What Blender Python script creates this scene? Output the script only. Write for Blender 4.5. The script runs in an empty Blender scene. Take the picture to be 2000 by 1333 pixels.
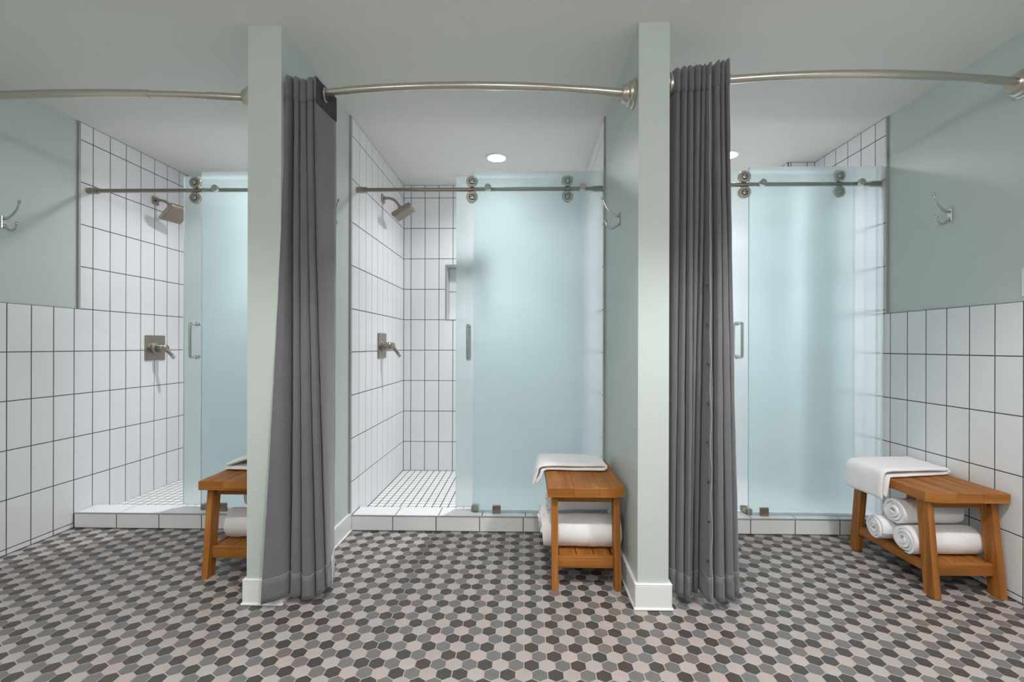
import bpy, math, random
from mathutils import Vector, Matrix, noise
random.seed(7)
sc = bpy.context.scene
C = sc.collection

# ------------------------------------------------------------------ camera
F_PX, PSI, ROLL = 895.19, 0.0175, 0.0026
CAM_Z, PPX, PPY = 1.0759, 1010.22, 675.65
cam = bpy.data.cameras.new('camera')
cam.sensor_fit = 'HORIZONTAL'; cam.sensor_width = 36.0
cam.lens = F_PX / 2000.0 * 36.0
cam.shift_x = (1000.0 - PPX) / 2000.0
cam.shift_y = (PPY - 666.5) / 2000.0
cam.clip_start = 0.02
camo = bpy.data.objects.new('camera', cam); C.objects.link(camo)
_R0 = Vector((math.cos(PSI), math.sin(PSI), 0)); _F = Vector((-math.sin(PSI), math.cos(PSI), 0)); _U = Vector((0, 0, 1))
_R = _R0 * math.cos(ROLL) + _U * math.sin(ROLL)
_UP = _U * math.cos(ROLL) - _R0 * math.sin(ROLL)
camo.matrix_world = Matrix(((_R.x, _UP.x, -_F.x, 0), (_R.y, _UP.y, -_F.y, 0), (_R.z, _UP.z, -_F.z, CAM_Z), (0, 0, 0, 1)))
sc.camera = camo

# ------------------------------------------------------------------ world, exposure
world = bpy.data.worlds.new('world'); sc.world = world; world.use_nodes = True
world.node_tree.nodes['Background'].inputs[0].default_value = (0.9, 0.95, 1.0, 1)
world.node_tree.nodes['Background'].inputs[1].default_value = 0.05
sc.view_settings.view_transform = 'Standard'; sc.view_settings.look = 'None'
sc.view_settings.gamma = 1.0; sc.view_settings.use_curve_mapping = False
sc.view_settings.exposure = 0.78
sc.cycles.max_bounces = 10; sc.cycles.diffuse_bounces = 6; sc.cycles.glossy_bounces = 3
sc.cycles.transmission_bounces = 6; sc.cycles.transparent_max_bounces = 12
sc.cycles.sample_clamp_indirect = 6.0
sc.cycles.use_denoising = True

# dimensions (metres), X right, Y away from the camera, Z up
CZ = 2.4015
XL, XR = -2.645, 2.078                 # tile faces of the outer side walls
PL0, PL1 = -1.155, -1.015              # left partition (paint faces)
PR0, PR1 = 0.462, 0.588                # right partition
PY = 1.885                             # partition front
YB, YBL = 3.776, 3.575                 # shower back walls
YREAR = -1.7
H, W, T, TR = 0.252, 0.1162, 1.2886, 1.267
CY0, CY1, CURBZ, SFZ = 2.64, 2.78, 0.09, 0.04
CHX, CHY = 1.885, 3.33                 # tiled chase in the right stall

# ceiling downlights of the dressing area (in front of the stalls, above the frame), plus added fill lights
ROOM_W, FILL_W, SHOWER_W, BEAM_W = 50.0, 12.5, 19.5, 54.0
def spot(name, loc, watts, size=0.06, cone=112, blend=0.35, col=(1.0, 0.955, 0.915), aim=(0, 0, -1)):
    l = bpy.data.lights.new(name, 'SPOT'); l.energy = watts; l.color = col
    l.spot_size = math.radians(cone); l.spot_blend = blend; l.shadow_soft_size = size
    o = bpy.data.objects.new(name, l); C.objects.link(o); o.location = loc
    o.rotation_euler = Vector(aim).to_track_quat('-Z', 'Y').to_euler()
    return o
for _x, _k in ((-1.65, 0.66), (-0.05, 0.95), (1.28, 1.30)):
    spot('room_downlight', (_x, 0.80, CZ - 0.02), ROOM_W * _k, cone=116, blend=0.45)
def fill_light(name, loc, watts, r=0.08, col=(1.0, 0.955, 0.915)):
    l = bpy.data.lights.new(name, 'POINT'); l.energy = watts; l.color = col; l.shadow_soft_size = r
    o = bpy.data.objects.new(name, l); C.objects.link(o); o.location = loc
for _x, _k in ((-1.55, 0.8), (0.0, 1.0), (1.45, 1.35)):  # unseen point lights added behind the camera to lift ceiling and upper walls
    fill_light('added_fill_light', (_x, -0.70, CZ - 0.22), FILL_W * _k)

# ------------------------------------------------------------------ materials
MATS = {}
def nodes_of(name):
    m = bpy.data.materials.new(name); m.use_nodes = True
    nt = m.node_tree
    return m, nt, nt.nodes['Principled BSDF']
def pmat(name, col, rough=0.5, metal=0.0, spec=0.5, noise_amt=0.0, noise_scale=40, bump=0.0, bump_scale=200, sheen=0.0, coat=0.0, var=0.0):
    m, nt, b = nodes_of(name)
    b.inputs['Base Color'].default_value = (*col, 1)
    b.inputs['Roughness'].default_value = rough; b.inputs['Metallic'].default_value = metal
    b.inputs['Specular IOR Level'].default_value = spec
    b.inputs['Sheen Weight'].default_value = sheen; b.inputs['Coat Weight'].default_value = coat
    tc = nt.nodes.new('ShaderNodeTexCoord')
    if noise_amt or var:
        mix = nt.nodes.new('ShaderNodeHueSaturation')
        mix.inputs['Color'].default_value = (*col, 1)
        val = nt.nodes.new('ShaderNodeMath'); val.operation = 'MULTIPLY_ADD'
        n = nt.nodes.new('ShaderNodeTexNoise'); n.inputs['Scale'].default_value = noise_scale
        n.inputs['Detail'].default_value = 4
        nt.links.new(tc.outputs['Object'], n.inputs['Vector'])
        nt.links.new(n.outputs['Fac'], val.inputs[0])
        val.inputs[1].default_value = noise_amt * 2; val.inputs[2].default_value = 1 - noise_amt
        last = val.outputs[0]
        if var:
            oi = nt.nodes.new('ShaderNodeObjectInfo')
            v2 = nt.nodes.new('ShaderNodeMath'); v2.operation = 'MULTIPLY_ADD'
            nt.links.new(oi.outputs['Random'], v2.inputs[0]); v2.inputs[1].default_value = var * 2; v2.inputs[2].default_value = -var
            ad = nt.nodes.new('ShaderNodeMath'); nt.links.new(last, ad.inputs[0]); nt.links.new(v2.outputs[0], ad.inputs[1]); last = ad.outputs[0]
        nt.links.new(last, mix.inputs['Value'])
        nt.links.new(mix.outputs['Color'], b.inputs['Base Color'])
    if bump:
        n2 = nt.nodes.new('ShaderNodeTexNoise'); n2.inputs['Scale'].default_value = bump_scale; n2.inputs['Detail'].default_value = 5
        nt.links.new(tc.outputs['Object'], n2.inputs['Vector'])
        bp = nt.nodes.new('ShaderNodeBump'); bp.inputs['Strength'].default_value = bump; bp.inputs['Distance'].default_value = 0.004
        nt.links.new(n2.outputs['Fac'], bp.inputs['Height']); nt.links.new(bp.outputs['Normal'], b.inputs['Normal'])
    MATS[name] = m
    return m
pmat('paint', (0.545, 0.61, 0.592), 0.42, spec=0.4, noise_amt=0.02, noise_scale=3, bump=0.05, bump_scale=180)
pmat('ceiling_paint', (0.82, 0.82, 0.785), 0.7, spec=0.2, bump=0.04, bump_scale=150)
pmat('tile_white', (0.785, 0.80, 0.825), 0.16, spec=0.5, noise_amt=0.01, noise_scale=8, var=0.012)
pmat('mosaic_white', (0.80, 0.80, 0.80), 0.3, noise_amt=0.03, noise_scale=30)
pmat('grout_dark', (0.062, 0.065, 0.07), 0.85, noise_amt=0.15, noise_scale=60)
pmat('grout_floor', (0.42, 0.38, 0.365), 0.85, noise_amt=0.1, noise_scale=60)
pmat('baseboard_white', (0.80, 0.82, 0.83), 0.3, noise_amt=0.02, noise_scale=6)
pmat('metal_trim', (0.40, 0.405, 0.40), 0.45, metal=0.35, noise_amt=0.05, noise_scale=80)
pmat('nickel', (0.60, 0.56, 0.50), 0.30, metal=1.0, noise_amt=0.04, noise_scale=90)
pmat('nickel_dark', (0.36, 0.32, 0.275), 0.36, metal=1.0, noise_amt=0.06, noise_scale=120)
pmat('chrome', (0.62, 0.62, 0.60), 0.16, metal=1.0, noise_amt=0.02, noise_scale=60)
pmat('rubber', (0.03, 0.03, 0.032), 0.6, noise_amt=0.05)
pmat('nozzle', (0.30, 0.25, 0.21), 0.55, noise_amt=0.25, noise_scale=260)
pmat('white_plastic', (0.82, 0.82, 0.80), 0.35, noise_amt=0.01)
pmat('towel', (0.90, 0.90, 0.92), 0.95, spec=0.1, noise_amt=0.03, noise_scale=120, bump=0.5, bump_scale=650, sheen=0.25)
pmat('velvet', (0.150, 0.148, 0.168), 0.8, spec=0.15, noise_amt=0.10, noise_scale=14, bump=0.12, bump_scale=420, sheen=0.35)
pmat('velvet_band', (0.07, 0.068, 0.075), 0.85, spec=0.15, noise_amt=0.1, noise_scale=14)
pmat('stitch', (0.36, 0.36, 0.38), 0.8, noise_amt=0.1)
pmat('liner', (0.62, 0.62, 0.68), 0.6, noise_amt=0.03)
HEXM = []
for nm, col in (('hex_dark', (0.070, 0.061, 0.058)), ('hex_dark_warm', (0.076, 0.060, 0.058)), ('hex_dark_cool', (0.066, 0.064, 0.062)),
                ('hex_light', (0.42, 0.370, 0.358)), ('hex_light_pink', (0.43, 0.365, 0.355)), ('hex_light_cool', (0.415, 0.374, 0.362)),
                ('hex_mid', (0.165, 0.160, 0.163)), ('hex_mid_cool', (0.156, 0.160, 0.163)), ('hex_mid_warm', (0.172, 0.155, 0.155))):
    HEXM.append(pmat(nm, col, 0.42, spec=0.4, noise_amt=0.06, noise_scale=25, var=0.05))

def wood_mat(name, c1, c2, c3):
    m, nt, b = nodes_of(name)
    tc = nt.nodes.new('ShaderNodeTexCoord'); mp = nt.nodes.new('ShaderNodeMapping')
    oi = nt.nodes.new('ShaderNodeObjectInfo')
    nt.links.new(tc.outputs['UV'], mp.inputs['Vector'])
    mp.inputs['Scale'].default_value = (2.2, 34, 34)
    cb = nt.nodes.new('ShaderNodeCombineXYZ')
    mu = nt.nodes.new('ShaderNodeMath'); mu.operation = 'MULTIPLY'; mu.inputs[1].default_value = 37
    nt.links.new(oi.outputs['Random'], mu.inputs[0]); nt.links.new(mu.outputs[0], cb.inputs[0]); nt.links.new(mu.outputs[0], cb.inputs[1])
    nt.links.new(cb.outputs[0], mp.inputs['Location'])
    n = nt.nodes.new('ShaderNodeTexNoise'); n.inputs['Scale'].default_value = 1.0; n.inputs['Detail'].default_value = 6; n.inputs['Distortion'].default_value = 0.8
    nt.links.new(mp.outputs[0], n.inputs['Vector'])
    r = nt.nodes.new('ShaderNodeValToRGB')
    r.color_ramp.elements[0].position = 0.30; r.color_ramp.elements[0].color = (*c1, 1)
    r.color_ramp.elements[1].position = 0.72; r.color_ramp.elements[1].color = (*c3, 1)
    e = r.color_ramp.elements.new(0.5); e.color = (*c2, 1)
    nt.links.new(n.outputs['Fac'], r.inputs[0]); nt.links.new(r.outputs[0], b.inputs['Base Color'])
    bp = nt.nodes.new('ShaderNodeBump'); bp.inputs['Strength'].default_value = 0.12; bp.inputs['Distance'].default_value = 0.002
    nt.links.new(n.outputs['Fac'], bp.inputs['Height']); nt.links.new(bp.outputs['Normal'], b.inputs['Normal'])
    b.inputs['Roughness'].default_value = 0.5; b.inputs['Specular IOR Level'].default_value = 0.3
    MATS[name] = m
wood_mat('wood', (0.215, 0.074, 0.014), (0.33, 0.122, 0.023), (0.43, 0.178, 0.040))

def frosted():
    m = bpy.data.materials.new('frosted_glass'); m.use_nodes = True; nt = m.node_tree; nt.nodes.clear()
    out = nt.nodes.new('ShaderNodeOutputMaterial')
    tr = nt.nodes.new('ShaderNodeBsdfTranslucent'); tr.inputs[0].default_value = (0.90, 0.99, 1.0, 1)
    rf = nt.nodes.new('ShaderNodeBsdfRefraction'); rf.inputs['Color'].default_value = (0.925, 1.0, 1.0, 1)
    rf.inputs['Roughness'].default_value = 0.54; rf.inputs['IOR'].default_value = 1.22
    n = nt.nodes.new('ShaderNodeTexNoise'); n.inputs['Scale'].default_value = 900
    mx = nt.nodes.new('ShaderNodeMixShader'); mx.inputs[0].default_value = 0.86
    nt.links.new(tr.outputs[0], mx.inputs[1]); nt.links.new(rf.outputs[0], mx.inputs[2])
    gl = nt.nodes.new('ShaderNodeBsdfGlossy'); gl.inputs['Roughness'].default_value = 0.32
    df = nt.nodes.new('ShaderNodeBsdfDiffuse'); df.inputs[0].default_value = (0.72, 0.88, 0.92, 1)
    m2 = nt.nodes.new('ShaderNodeMixShader'); m2.inputs[0].default_value = 0.035
    nt.links.new(mx.outputs[0], m2.inputs[1]); nt.links.new(df.outputs[0], m2.inputs[2])
    m3 = nt.nodes.new('ShaderNodeMixShader'); m3.inputs[0].default_value = 0.02
    nt.links.new(m2.outputs[0], m3.inputs[1]); nt.links.new(gl.outputs[0], m3.inputs[2])
    nt.links.new(m3.outputs[0], out.inputs[0])
    MATS['frosted_glass'] = m
    m = bpy.data.materials.new('clear_glass_face'); m.use_nodes = True; nt = m.node_tree; nt.nodes.clear()
    out = nt.nodes.new('ShaderNodeOutputMaterial')
    t = nt.nodes.new('ShaderNodeBsdfTransparent'); t.inputs[0].default_value = (0.98, 0.995, 1.0, 1)
    g = nt.nodes.new('ShaderNodeBsdfGlossy'); g.inputs['Roughness'].default_value = 0.05
    fr = nt.nodes.new('ShaderNodeFresnel'); fr.inputs[0].default_value = 1.3
    mx = nt.nodes.new('ShaderNodeMixShader'); nt.links.new(fr.outputs[0], mx.inputs[0])
    nt.links.new(t.outputs[0], mx.inputs[1]); nt.links.new(g.outputs[0], mx.inputs[2]); nt.links.new(mx.outputs[0], out.inputs[0])
    MATS['clear_glass_face'] = m
    m, nt, b = nodes_of('glass_edge')
    b.inputs['Base Color'].default_value = (0.66, 0.85, 0.83, 1); b.inputs['Roughness'].default_value = 0.15
    b.inputs['Transmission Weight'].default_value = 0.35
    MATS['glass_edge'] = m
frosted()
def emit(name, col, s):
    m = bpy.data.materials.new(name); m.use_nodes = True; nt = m.node_tree; nt.nodes.clear()
    o = nt.nodes.new('ShaderNodeOutputMaterial'); e = nt.nodes.new('ShaderNodeEmission')
    e.inputs[0].default_value = (*col, 1); e.inputs[1].default_value = s; nt.links.new(e.outputs[0], o.inputs[0]); MATS[name] = m
emit('lamp_lens', (1.0, 0.985, 0.96), 30.0)

# ------------------------------------------------------------------ mesh builder
class MB:
    def __init__(s): s.v = []; s.f = []; s.m = []; s.uv = []
    def add(s, verts, faces, mat=0):
        o = len(s.v); s.v += [Vector(v) for v in verts]
        for f in faces: s.f.append(tuple(i + o for i in f)); s.m.append(mat)
        return s
    def box(s, x0, x1, y0, y1, z0, z1, bev=0.0, mat=0):
        if bev <= 0:
            vs = [(x, y, z) for z in (z0, z1) for y in (y0, y1) for x in (x0, x1)]
            return s.add(vs, [(0, 2, 3, 1), (4, 5, 7, 6), (0, 1, 5, 4), (2, 6, 7, 3), (0, 4, 6, 2), (1, 3, 7, 5)], mat)
        cx, cy, cz = (x0 + x1) / 2, (y0 + y1) / 2, (z0 + z1) / 2
        hx, hy, hz = abs(x1 - x0) / 2, abs(y1 - y0) / 2, abs(z1 - z0) / 2
        b = min(bev, hx * .9, hy * .9, hz * .9)
        vs = []; idx = {}
        for sx in (-1, 1):
            for sy in (-1, 1):
                for sz in (-1, 1):
                    for a in range(3):
                        h = [hx - b, hy - b, hz - b]; h[a] = (hx, hy, hz)[a]
                        idx[(sx, sy, sz, a)] = len(vs); vs.append((cx + sx * h[0], cy + sy * h[1], cz + sz * h[2]))
        fs = []
        for a in range(3):
            o = [i for i in range(3) if i != a]
            for sg in (-1, 1):
                q = []
                for p, r in ((-1, -1), (1, -1), (1, 1), (-1, 1)):
                    k = [0, 0, 0]; k[a] = sg; k[o[0]] = p; k[o[1]] = r; q.append(idx[(*k, a)])
                if (sg > 0) == (a == 1): q.reverse()
                fs.append(tuple(q))
            # edges parallel to axis a
            for p in (-1, 1):
                for r in (-1, 1):
                    k0 = [0, 0, 0]; k0[a] = -1; k0[o[0]] = p; k0[o[1]] = r
                    k1 = list(k0); k1[a] = 1
                    fs.append((idx[(*k0, o[0])], idx[(*k1, o[0])], idx[(*k1, o[1])], idx[(*k0, o[1])]))
        for sx in (-1, 1):
            for sy in (-1, 1):
                for sz in (-1, 1): fs.append(tuple(idx[(sx, sy, sz, a)] for a in range(3)))
        return s.add(vs, fs, mat)
    def lathe(s, p0, axis, prof, n=20, mat=0, cap=True):
        ax = Vector(axis).normalized(); a = ax.orthogonal().normalized(); b = ax.cross(a); p0 = Vector(p0)
        vs = []; fs = []
        for d, r in prof:
            for k in range(n):
                t = 2 * math.pi * k / n; vs.append(p0 + ax * d + (a * math.cos(t) + b * math.sin(t)) * r)
        m = len(prof)
        for i in range(m - 1):
            for k in range(n):
                k2 = (k + 1) % n; fs.append((i * n + k, i * n + k2, (i + 1) * n + k2, (i + 1) * n + k))
        if cap: fs.append(tuple(range(n - 1, -1, -1))); fs.append(tuple((m - 1) * n + k for k in range(n)))
        return s.add(vs, fs, mat)
    def cyl(s, p0, p1, r, n=16, mat=0, r1=None):
        d = Vector(p1) - Vector(p0)
        return s.lathe(p0, d, [(0, r), (d.length, r if r1 is None else r1)], n, mat)
    def tube(s, pts, r, n=10, mat=0, sub=5):
        pts = spline([Vector(p) for p in pts], sub) if sub > 1 else [Vector(p) for p in pts]
        rs = r if isinstance(r, (list, tuple)) else None
        vs = []; fs = []; prev = None; m = len(pts)
        for i, p in enumerate(pts):
            t = (pts[min(i + 1, m - 1)] - pts[max(i - 1, 0)]).normalized()
            if prev is None: a = t.orthogonal().normalized()
            else: a = (prev - t * prev.dot(t)).normalized()
            prev = a; b = t.cross(a)
            if rs: q = i / (m - 1) * (len(rs) - 1); k = min(int(q), len(rs) - 2); rr = rs[k] + (rs[k + 1] - rs[k]) * (q - k)
            else: rr = r
            for k in range(n):
                w = 2 * math.pi * k / n; vs.append(p + (a * math.cos(w) + b * math.sin(w)) * rr)
        for i in range(m - 1):
            for k in range(n):
                k2 = (k + 1) % n; fs.append((i * n + k, i * n + k2, (i + 1) * n + k2, (i + 1) * n + k))
        fs.append(tuple(range(n - 1, -1, -1))); fs.append(tuple((m - 1) * n + k for k in range(n)))
        return s.add(vs, fs, mat)
    def ball(s, c, r, n=14, mat=0):
        prof = [(-r * math.cos(math.pi * i / 8), max(1e-4, r * math.sin(math.pi * i / 8))) for i in range(9)]
        return s.lathe(c, (0, 0, 1), prof, n, mat, cap=False)
    def mesh(s, name, mats, smooth=35, grain=None):
        me = bpy.data.meshes.new(name)
        me.from_pydata([tuple(v) for v in s.v], [], s.f)
        for mt in (mats if isinstance(mats, (list, tuple)) else [mats]): me.materials.append(MATS[mt] if isinstance(mt, str) else mt)
        if any(s.m): me.polygons.foreach_set('material_index', s.m)
        me.update()
        import bmesh
        bm = bmesh.new(); bm.from_mesh(me)
        if len(bm.faces) < 20000: bmesh.ops.recalc_face_normals(bm, faces=bm.faces)
        if grain is not None:
            uvl = bm.loops.layers.uv.new('grain'); a = grain
            o = [i for i in range(3) if i != a]
            for f in bm.faces:
                for l in f.loops:
                    c = l.vert.co; n = f.normal
                    k = o[0] if abs(n[o[0]]) < abs(n[o[1]]) else o[1]
                    l[uvl].uv = (c[a], c[k] + (0.11 if k == o[1] else 0))
        bm.to_mesh(me); bm.free()
        if smooth: me.shade_smooth(); me.set_sharp_from_angle(angle=math.radians(smooth))
        return me

def spline(p, sub=5):
    out = []
    n = len(p)
    for i in range(n - 1):
        p0 = p[i - 1] if i > 0 else p[0] * 2 - p[1]; p1 = p[i]; p2 = p[i + 1]
        p3 = p[i + 2] if i + 2 < n else p[-1] * 2 - p[-2]
        for k in range(sub):
            t = k / sub
            out.append(0.5 * ((2 * p1) + (p2 - p0) * t + (2 * p0 - 5 * p1 + 4 * p2 - p3) * t * t + (3 * p1 - p0 - 3 * p2 + p3) * t ** 3))
    out.append(p[-1]); return out

def link(name, me, parent=None, loc=None):
    o = bpy.data.objects.new(name, me); C.objects.link(o)
    if parent is not None: o.parent = parent
    if loc is not None: o.location = loc
    return o
def obj(name, mb, mat, parent=None, smooth=35, grain=None, loc=None):
    return link(name, mb.mesh(name, mat, smooth, grain), parent, loc)
def tag(o, label, cat, group=None):
    o['label'] = label; o['category'] = cat
    if group: o['group'] = group
    return o
def thing(name, label, cat, loc=(0, 0, 0), group=None):
    o = link(name, None, None, loc); o.empty_display_size = 0.05
    return tag(o, label, cat, group)
def struct(name, mb, mat, label=None):
    o = obj(name, mb, mat, smooth=0); o['kind'] = 'structure'
    if label: o['label'] = label
    return o
def copy_tree(o, parent=None, loc=None, label=None):
    c = o.copy(); C.objects.link(c); c.parent = parent
    if loc is not None: c.location = loc
    if label: c['label'] = label
    for ch in list(o.children): copy_tree(ch, c)
    return c

# ------------------------------------------------------------------ tiles
_tile_cache = {}
def tile_mesh(w, h, t, mat):
    key = (round(w, 4), round(h, 4), round(t, 4), mat)
    if key in _tile_cache: return _tile_cache[key]
    b = 0.0011; x, y = w / 2, h / 2
    vs = [(-x, -y, 0), (x, -y, 0), (x, y, 0), (-x, y, 0), (-x, -y, t - b), (x, -y, t - b), (x, y, t - b), (-x, y, t - b),
          (-x + b, -y + b, t), (x - b, -y + b, t), (x - b, y - b, t), (-x + b, y - b, t)]
    fs = [(8, 9, 10, 11)]
    for k in range(4):
        k2 = (k + 1) % 4
        fs += [(k, k2, k2 + 4, k + 4), (k + 4, k2 + 4, k2 + 8, k + 8)]
    me = MB().add(vs, fs).mesh('tile', mat, smooth=0)
    _tile_cache[key] = me
    return me
G = 0.0046
def put_tile(parent, c, u, v, n, w, h, t=0.008, mat='tile_white', name='tile'):
    if w < 0.006 or h < 0.006: return
    o = bpy.data.objects.new(name, tile_mesh(w, h, t, mat)); C.objects.link(o); o.parent = parent
    m = Matrix((u, v, n)).transposed().to_4x4()
    m = m @ Matrix.Rotation(random.uniform(-.0016, .0016), 4, 'X') @ Matrix.Rotation(random.uniform(-.0016, .0016), 4, 'Y')
    m.translation = c - n * t
    o.matrix_local = m
def tile_field(parent, org, u, v, n, rects, uj, vj, t=0.008, mat='tile_white', skip=None):
    """org + u*a + v*b is the tile face; rects = areas (a0,a1,b0,b1); uj/vj = (phase, pitch)"""
    org, u, v, n = (Vector(q) for q in (org, u, v, n))
    gb = MB()
    for (a0, a1, b0, b1) in rects:
        q = [org + u * a + v * b - n * 0.0012 for a, b in ((a0, b0), (a1, b0), (a1, b1), (a0, b1))]
        q2 = [p - n * 0.0056 for p in q]
        if not skip: gb.add(q + q2, [(0, 1, 2, 3), (7, 6, 5, 4), (0, 4, 5, 1), (1, 5, 6, 2), (2, 6, 7, 3), (3, 7, 4, 0)])
        i0 = math.floor((a0 - uj[0]) / uj[1]); j0 = math.floor((b0 - vj[0]) / vj[1])
        i = i0
        while uj[0] + i * uj[1] < a1:
            ua, ub = max(a0, uj[0] + i * uj[1]), min(a1, uj[0] + (i + 1) * uj[1])
            j = j0
            while vj[0] + j * vj[1] < b1:
                va, vb = max(b0, vj[0] + j * vj[1]), min(b1, vj[0] + (j + 1) * vj[1])
                cells = [(ua, ub, va, vb)]
                if skip:
                    s0, s1, s2, s3 = skip
                    if ub > s0 and ua < s1 and vb > s2 and va < s3:
                        cells = []
                        if vb > s3 + .01 and (ua < s0 - .01 or ub > s1 + .01):      # tile notched around the niche corner
                            g = G / 2
                            if ua < s0: pg = [(ua + g, va + g), (s0 - g, va + g), (s0 - g, s3 + g), (ub - g, s3 + g), (ub - g, vb - g), (ua + g, vb - g)]
                            else: pg = [(s1 + g, va + g), (ub - g, va + g), (ub - g, vb - g), (ua + g, vb - g), (ua + g, s3 + g), (s1 + g, s3 + g)]
                            k = len(pg); pm = MB()
                            pm.add([org + u * a + v * b for a, b in pg] + [org + u * a + v * b - n * t for a, b in pg],
                                   [tuple(range(k)), tuple(range(2 * k - 1, k - 1, -1))] + [(q, q + k, (q + 1) % k + k, (q + 1) % k) for q in range(k)])
                            obj('tile', pm, mat, parent, smooth=0)
                            j += 1
                            continue
                        if ua < s0: cells.append((ua, s0, va, vb))
                        if ub > s1: cells.append((s1, ub, va, vb))
                        if vb > s3: cells.append((max(ua, s0), min(ub, s1), s3, vb))
                        if va < s2: cells.append((max(ua, s0), min(ub, s1), va, s2))
                for (xa, xb, ya, yb) in cells:
                    put_tile(parent, org + u * (xa + xb) / 2 + v * (ya + yb) / 2, u, v, n, xb - xa - G, yb - ya - G, t, mat)
                j += 1
            i += 1
    if skip:
        (a0, a1, b0, b1) = rects[0]; s0, s1, s2, s3 = skip
        for (xa, xb, ya, yb) in ((a0, s0, b0, b1), (s1, a1, b0, b1), (s0, s1, s3, b1), (s0, s1, b0, s2)):
            q = [org + u * a + v * b - n * 0.0012 for a, b in ((xa, ya), (xb, ya), (xb, yb), (xa, yb))]
            q2 = [p - n * 0.0056 for p in q]
            gb.add(q + q2, [(0, 1, 2, 3), (7, 6, 5, 4), (0, 4, 5, 1), (1, 5, 6, 2), (2, 6, 7, 3), (3, 7, 4, 0)])
    obj('grout', gb, 'grout_dark', parent, smooth=0)

VJ = (T - 8 * H, H)
X, Y, Z = Vector((1, 0, 0)), Vector((0, 1, 0)), Vector((0, 0, 1))
TB = 0.008            # tile build-up in front of the plaster

# ------------------------------------------------------------------ shell
struct('ceiling', MB().box(XL - .15, XR + .15, YREAR - .1, YB + .15, CZ, CZ + .08), 'ceiling_paint', 'flat off-white ceiling over the dressing area and shower stalls')
wl = struct('wall_left', MB().box(XL - .13, XL - TB, YREAR - .1, YB + .15, -.06, CZ), 'paint', 'left side wall, sage paint above white vertical tile')
tile_field(wl, (XL, 0, 0), Y, Z, X, [(1.0, YBL, 0.001, T), (2.677, YBL, T, CZ)], (2.2935, W), VJ)
wr = struct('wall_right', MB().box(XR + TB, XR + .13, YREAR - .1, YB + .15, -.06, CZ), 'paint', 'right side wall, sage paint above white vertical tile')
VJR = (T - 8 * H, H)
tile_field(wr, (XR, 0, 0), -Y, Z, -X, [(-YB, -1.0, 0.001, TR), (-YB, -2.681, TR, CZ)], (-2.6469, W), VJR)
struct('wall_rear', MB().box(XL - .13, XR + .13, YREAR - .1, YREAR, -.06, CZ), 'paint', 'painted wall opposite the stalls')
# partitions
pl = struct('wall_center_left', MB().box(PL0, PL1, PY, YB + .1, -.06, CZ), 'paint', 'sage painted partition between the left and middle stalls')
tile_field(pl, (PL1 + TB - .001, 0, 0), -Y, Z, X, [(-YB, -2.632, SFZ, CZ)], (-2.763, W), VJ)
tile_field(pl, (PL0 - TB + .001, 0, 0), Y, Z, -X, [(2.64, YBL, SFZ, CZ)], (2.763, W), VJ)
pr = struct('wall_center_right', MB().box(PR0, PR1, PY, YB + .1, -.06, CZ), 'paint', 'sage painted partition between the middle and right stalls')
tile_field(pr, (PR0 - TB + .001, 0, 0), -Y, Z, -X, [(-YB, -2.667, SFZ, CZ)], (-2.70, W), VJ)
tile_field(pr, (PR1 + TB - .001, 0, 0), Y, Z, X, [(2.66, YB, SFZ, CZ)], (2.70, W), VJ)
XM0, XM1 = PL1 + TB - .001, PR0 - TB + .001       # middle stall tile faces
XLb, XRa = PL0 - TB + .001, PR1 + TB - .001
# back walls
bl = struct('wall_back_left', MB().box(XL - .1, PL0 + .02, YBL + TB, YBL + .12, -.06, CZ), 'paint', 'tiled back wall of the left shower')
tile_field(bl, (0, YBL, 0), X, Z, -Y, [(XL, XLb, SFZ, CZ)], (XL + .05, W), VJ)
NX0, NX1, NZ0, NZ1 = -0.648, -0.298, T, 1.729      # niche
bm_ = MB()
for r in ((PL1 - .05, NX0, -.06, CZ), (NX1, PR0 + .05, -.06, CZ), (NX0, NX1, NZ1, CZ), (NX0, NX1, -.06, NZ0)):
    bm_.box(r[0], r[1], YB + TB, YB + .13, r[2], r[3])
bm_.box(PL1 - .05, PR0 + .05, YB + .13, YB + .16, -.06, CZ)
bc = struct('wall_back_center', bm_, 'paint', 'tiled back wall of the middle shower with a recessed niche')
tile_field(bc, (0, YB, 0), X, Z, -Y, [(XM0, XM1, SFZ, CZ)], (-.9472, W), VJ, skip=(NX0 - .012, NX1 + .012, NZ0, NZ1 + .012))
tile_field(bc, (0, YB + .098, 0), X, Z, -Y, [(NX0, NX1, NZ0, NZ1)], (-.9472 + .046, W), (VJ[0] - .01, H))
fr = MB()
for a, b, c, d in ((NX0 - .011, NX0, NZ0 - .003, NZ1 + .011), (NX1, NX1 + .011, NZ0 - .003, NZ1 + .011), (NX0, NX1, NZ1, NZ1 + .011), (NX0, NX1, NZ0 - .003, NZ0 + .004)):
    fr.box(a, b, YB - .003, YB + .008, c, d)
ln = MB()
ln.box(NX0 - .006, NX0 - .0005, YB + .008, YB + .104, NZ0, NZ1); ln.box(NX1 + .0005, NX1 + .006, YB + .008, YB + .104, NZ0, NZ1)
ln.box(NX0, NX1, YB + .008, YB + .104, NZ1 + .0005, NZ1 + .006); ln.box(NX0, NX1, YB + .008, YB + .104, NZ0 - .006, NZ0 + .0005)
obj('niche_lining', ln, 'tile_white', bc, smooth=0)
o = obj('niche_frame', fr, 'metal_trim', bc, smooth=0); o['label'] = 'grey metal niche frame'
br = struct('wall_back_right', MB().box(PR1 - .05, XR + .1, YB + TB, YB + .13, -.06, CZ), 'paint', 'tiled back wall of the right shower')
tile_field(br, (0, YB, 0), X, Z, -Y, [(XRa, CHX, SFZ, CZ)], (XRa + .04, W), VJ)
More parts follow.
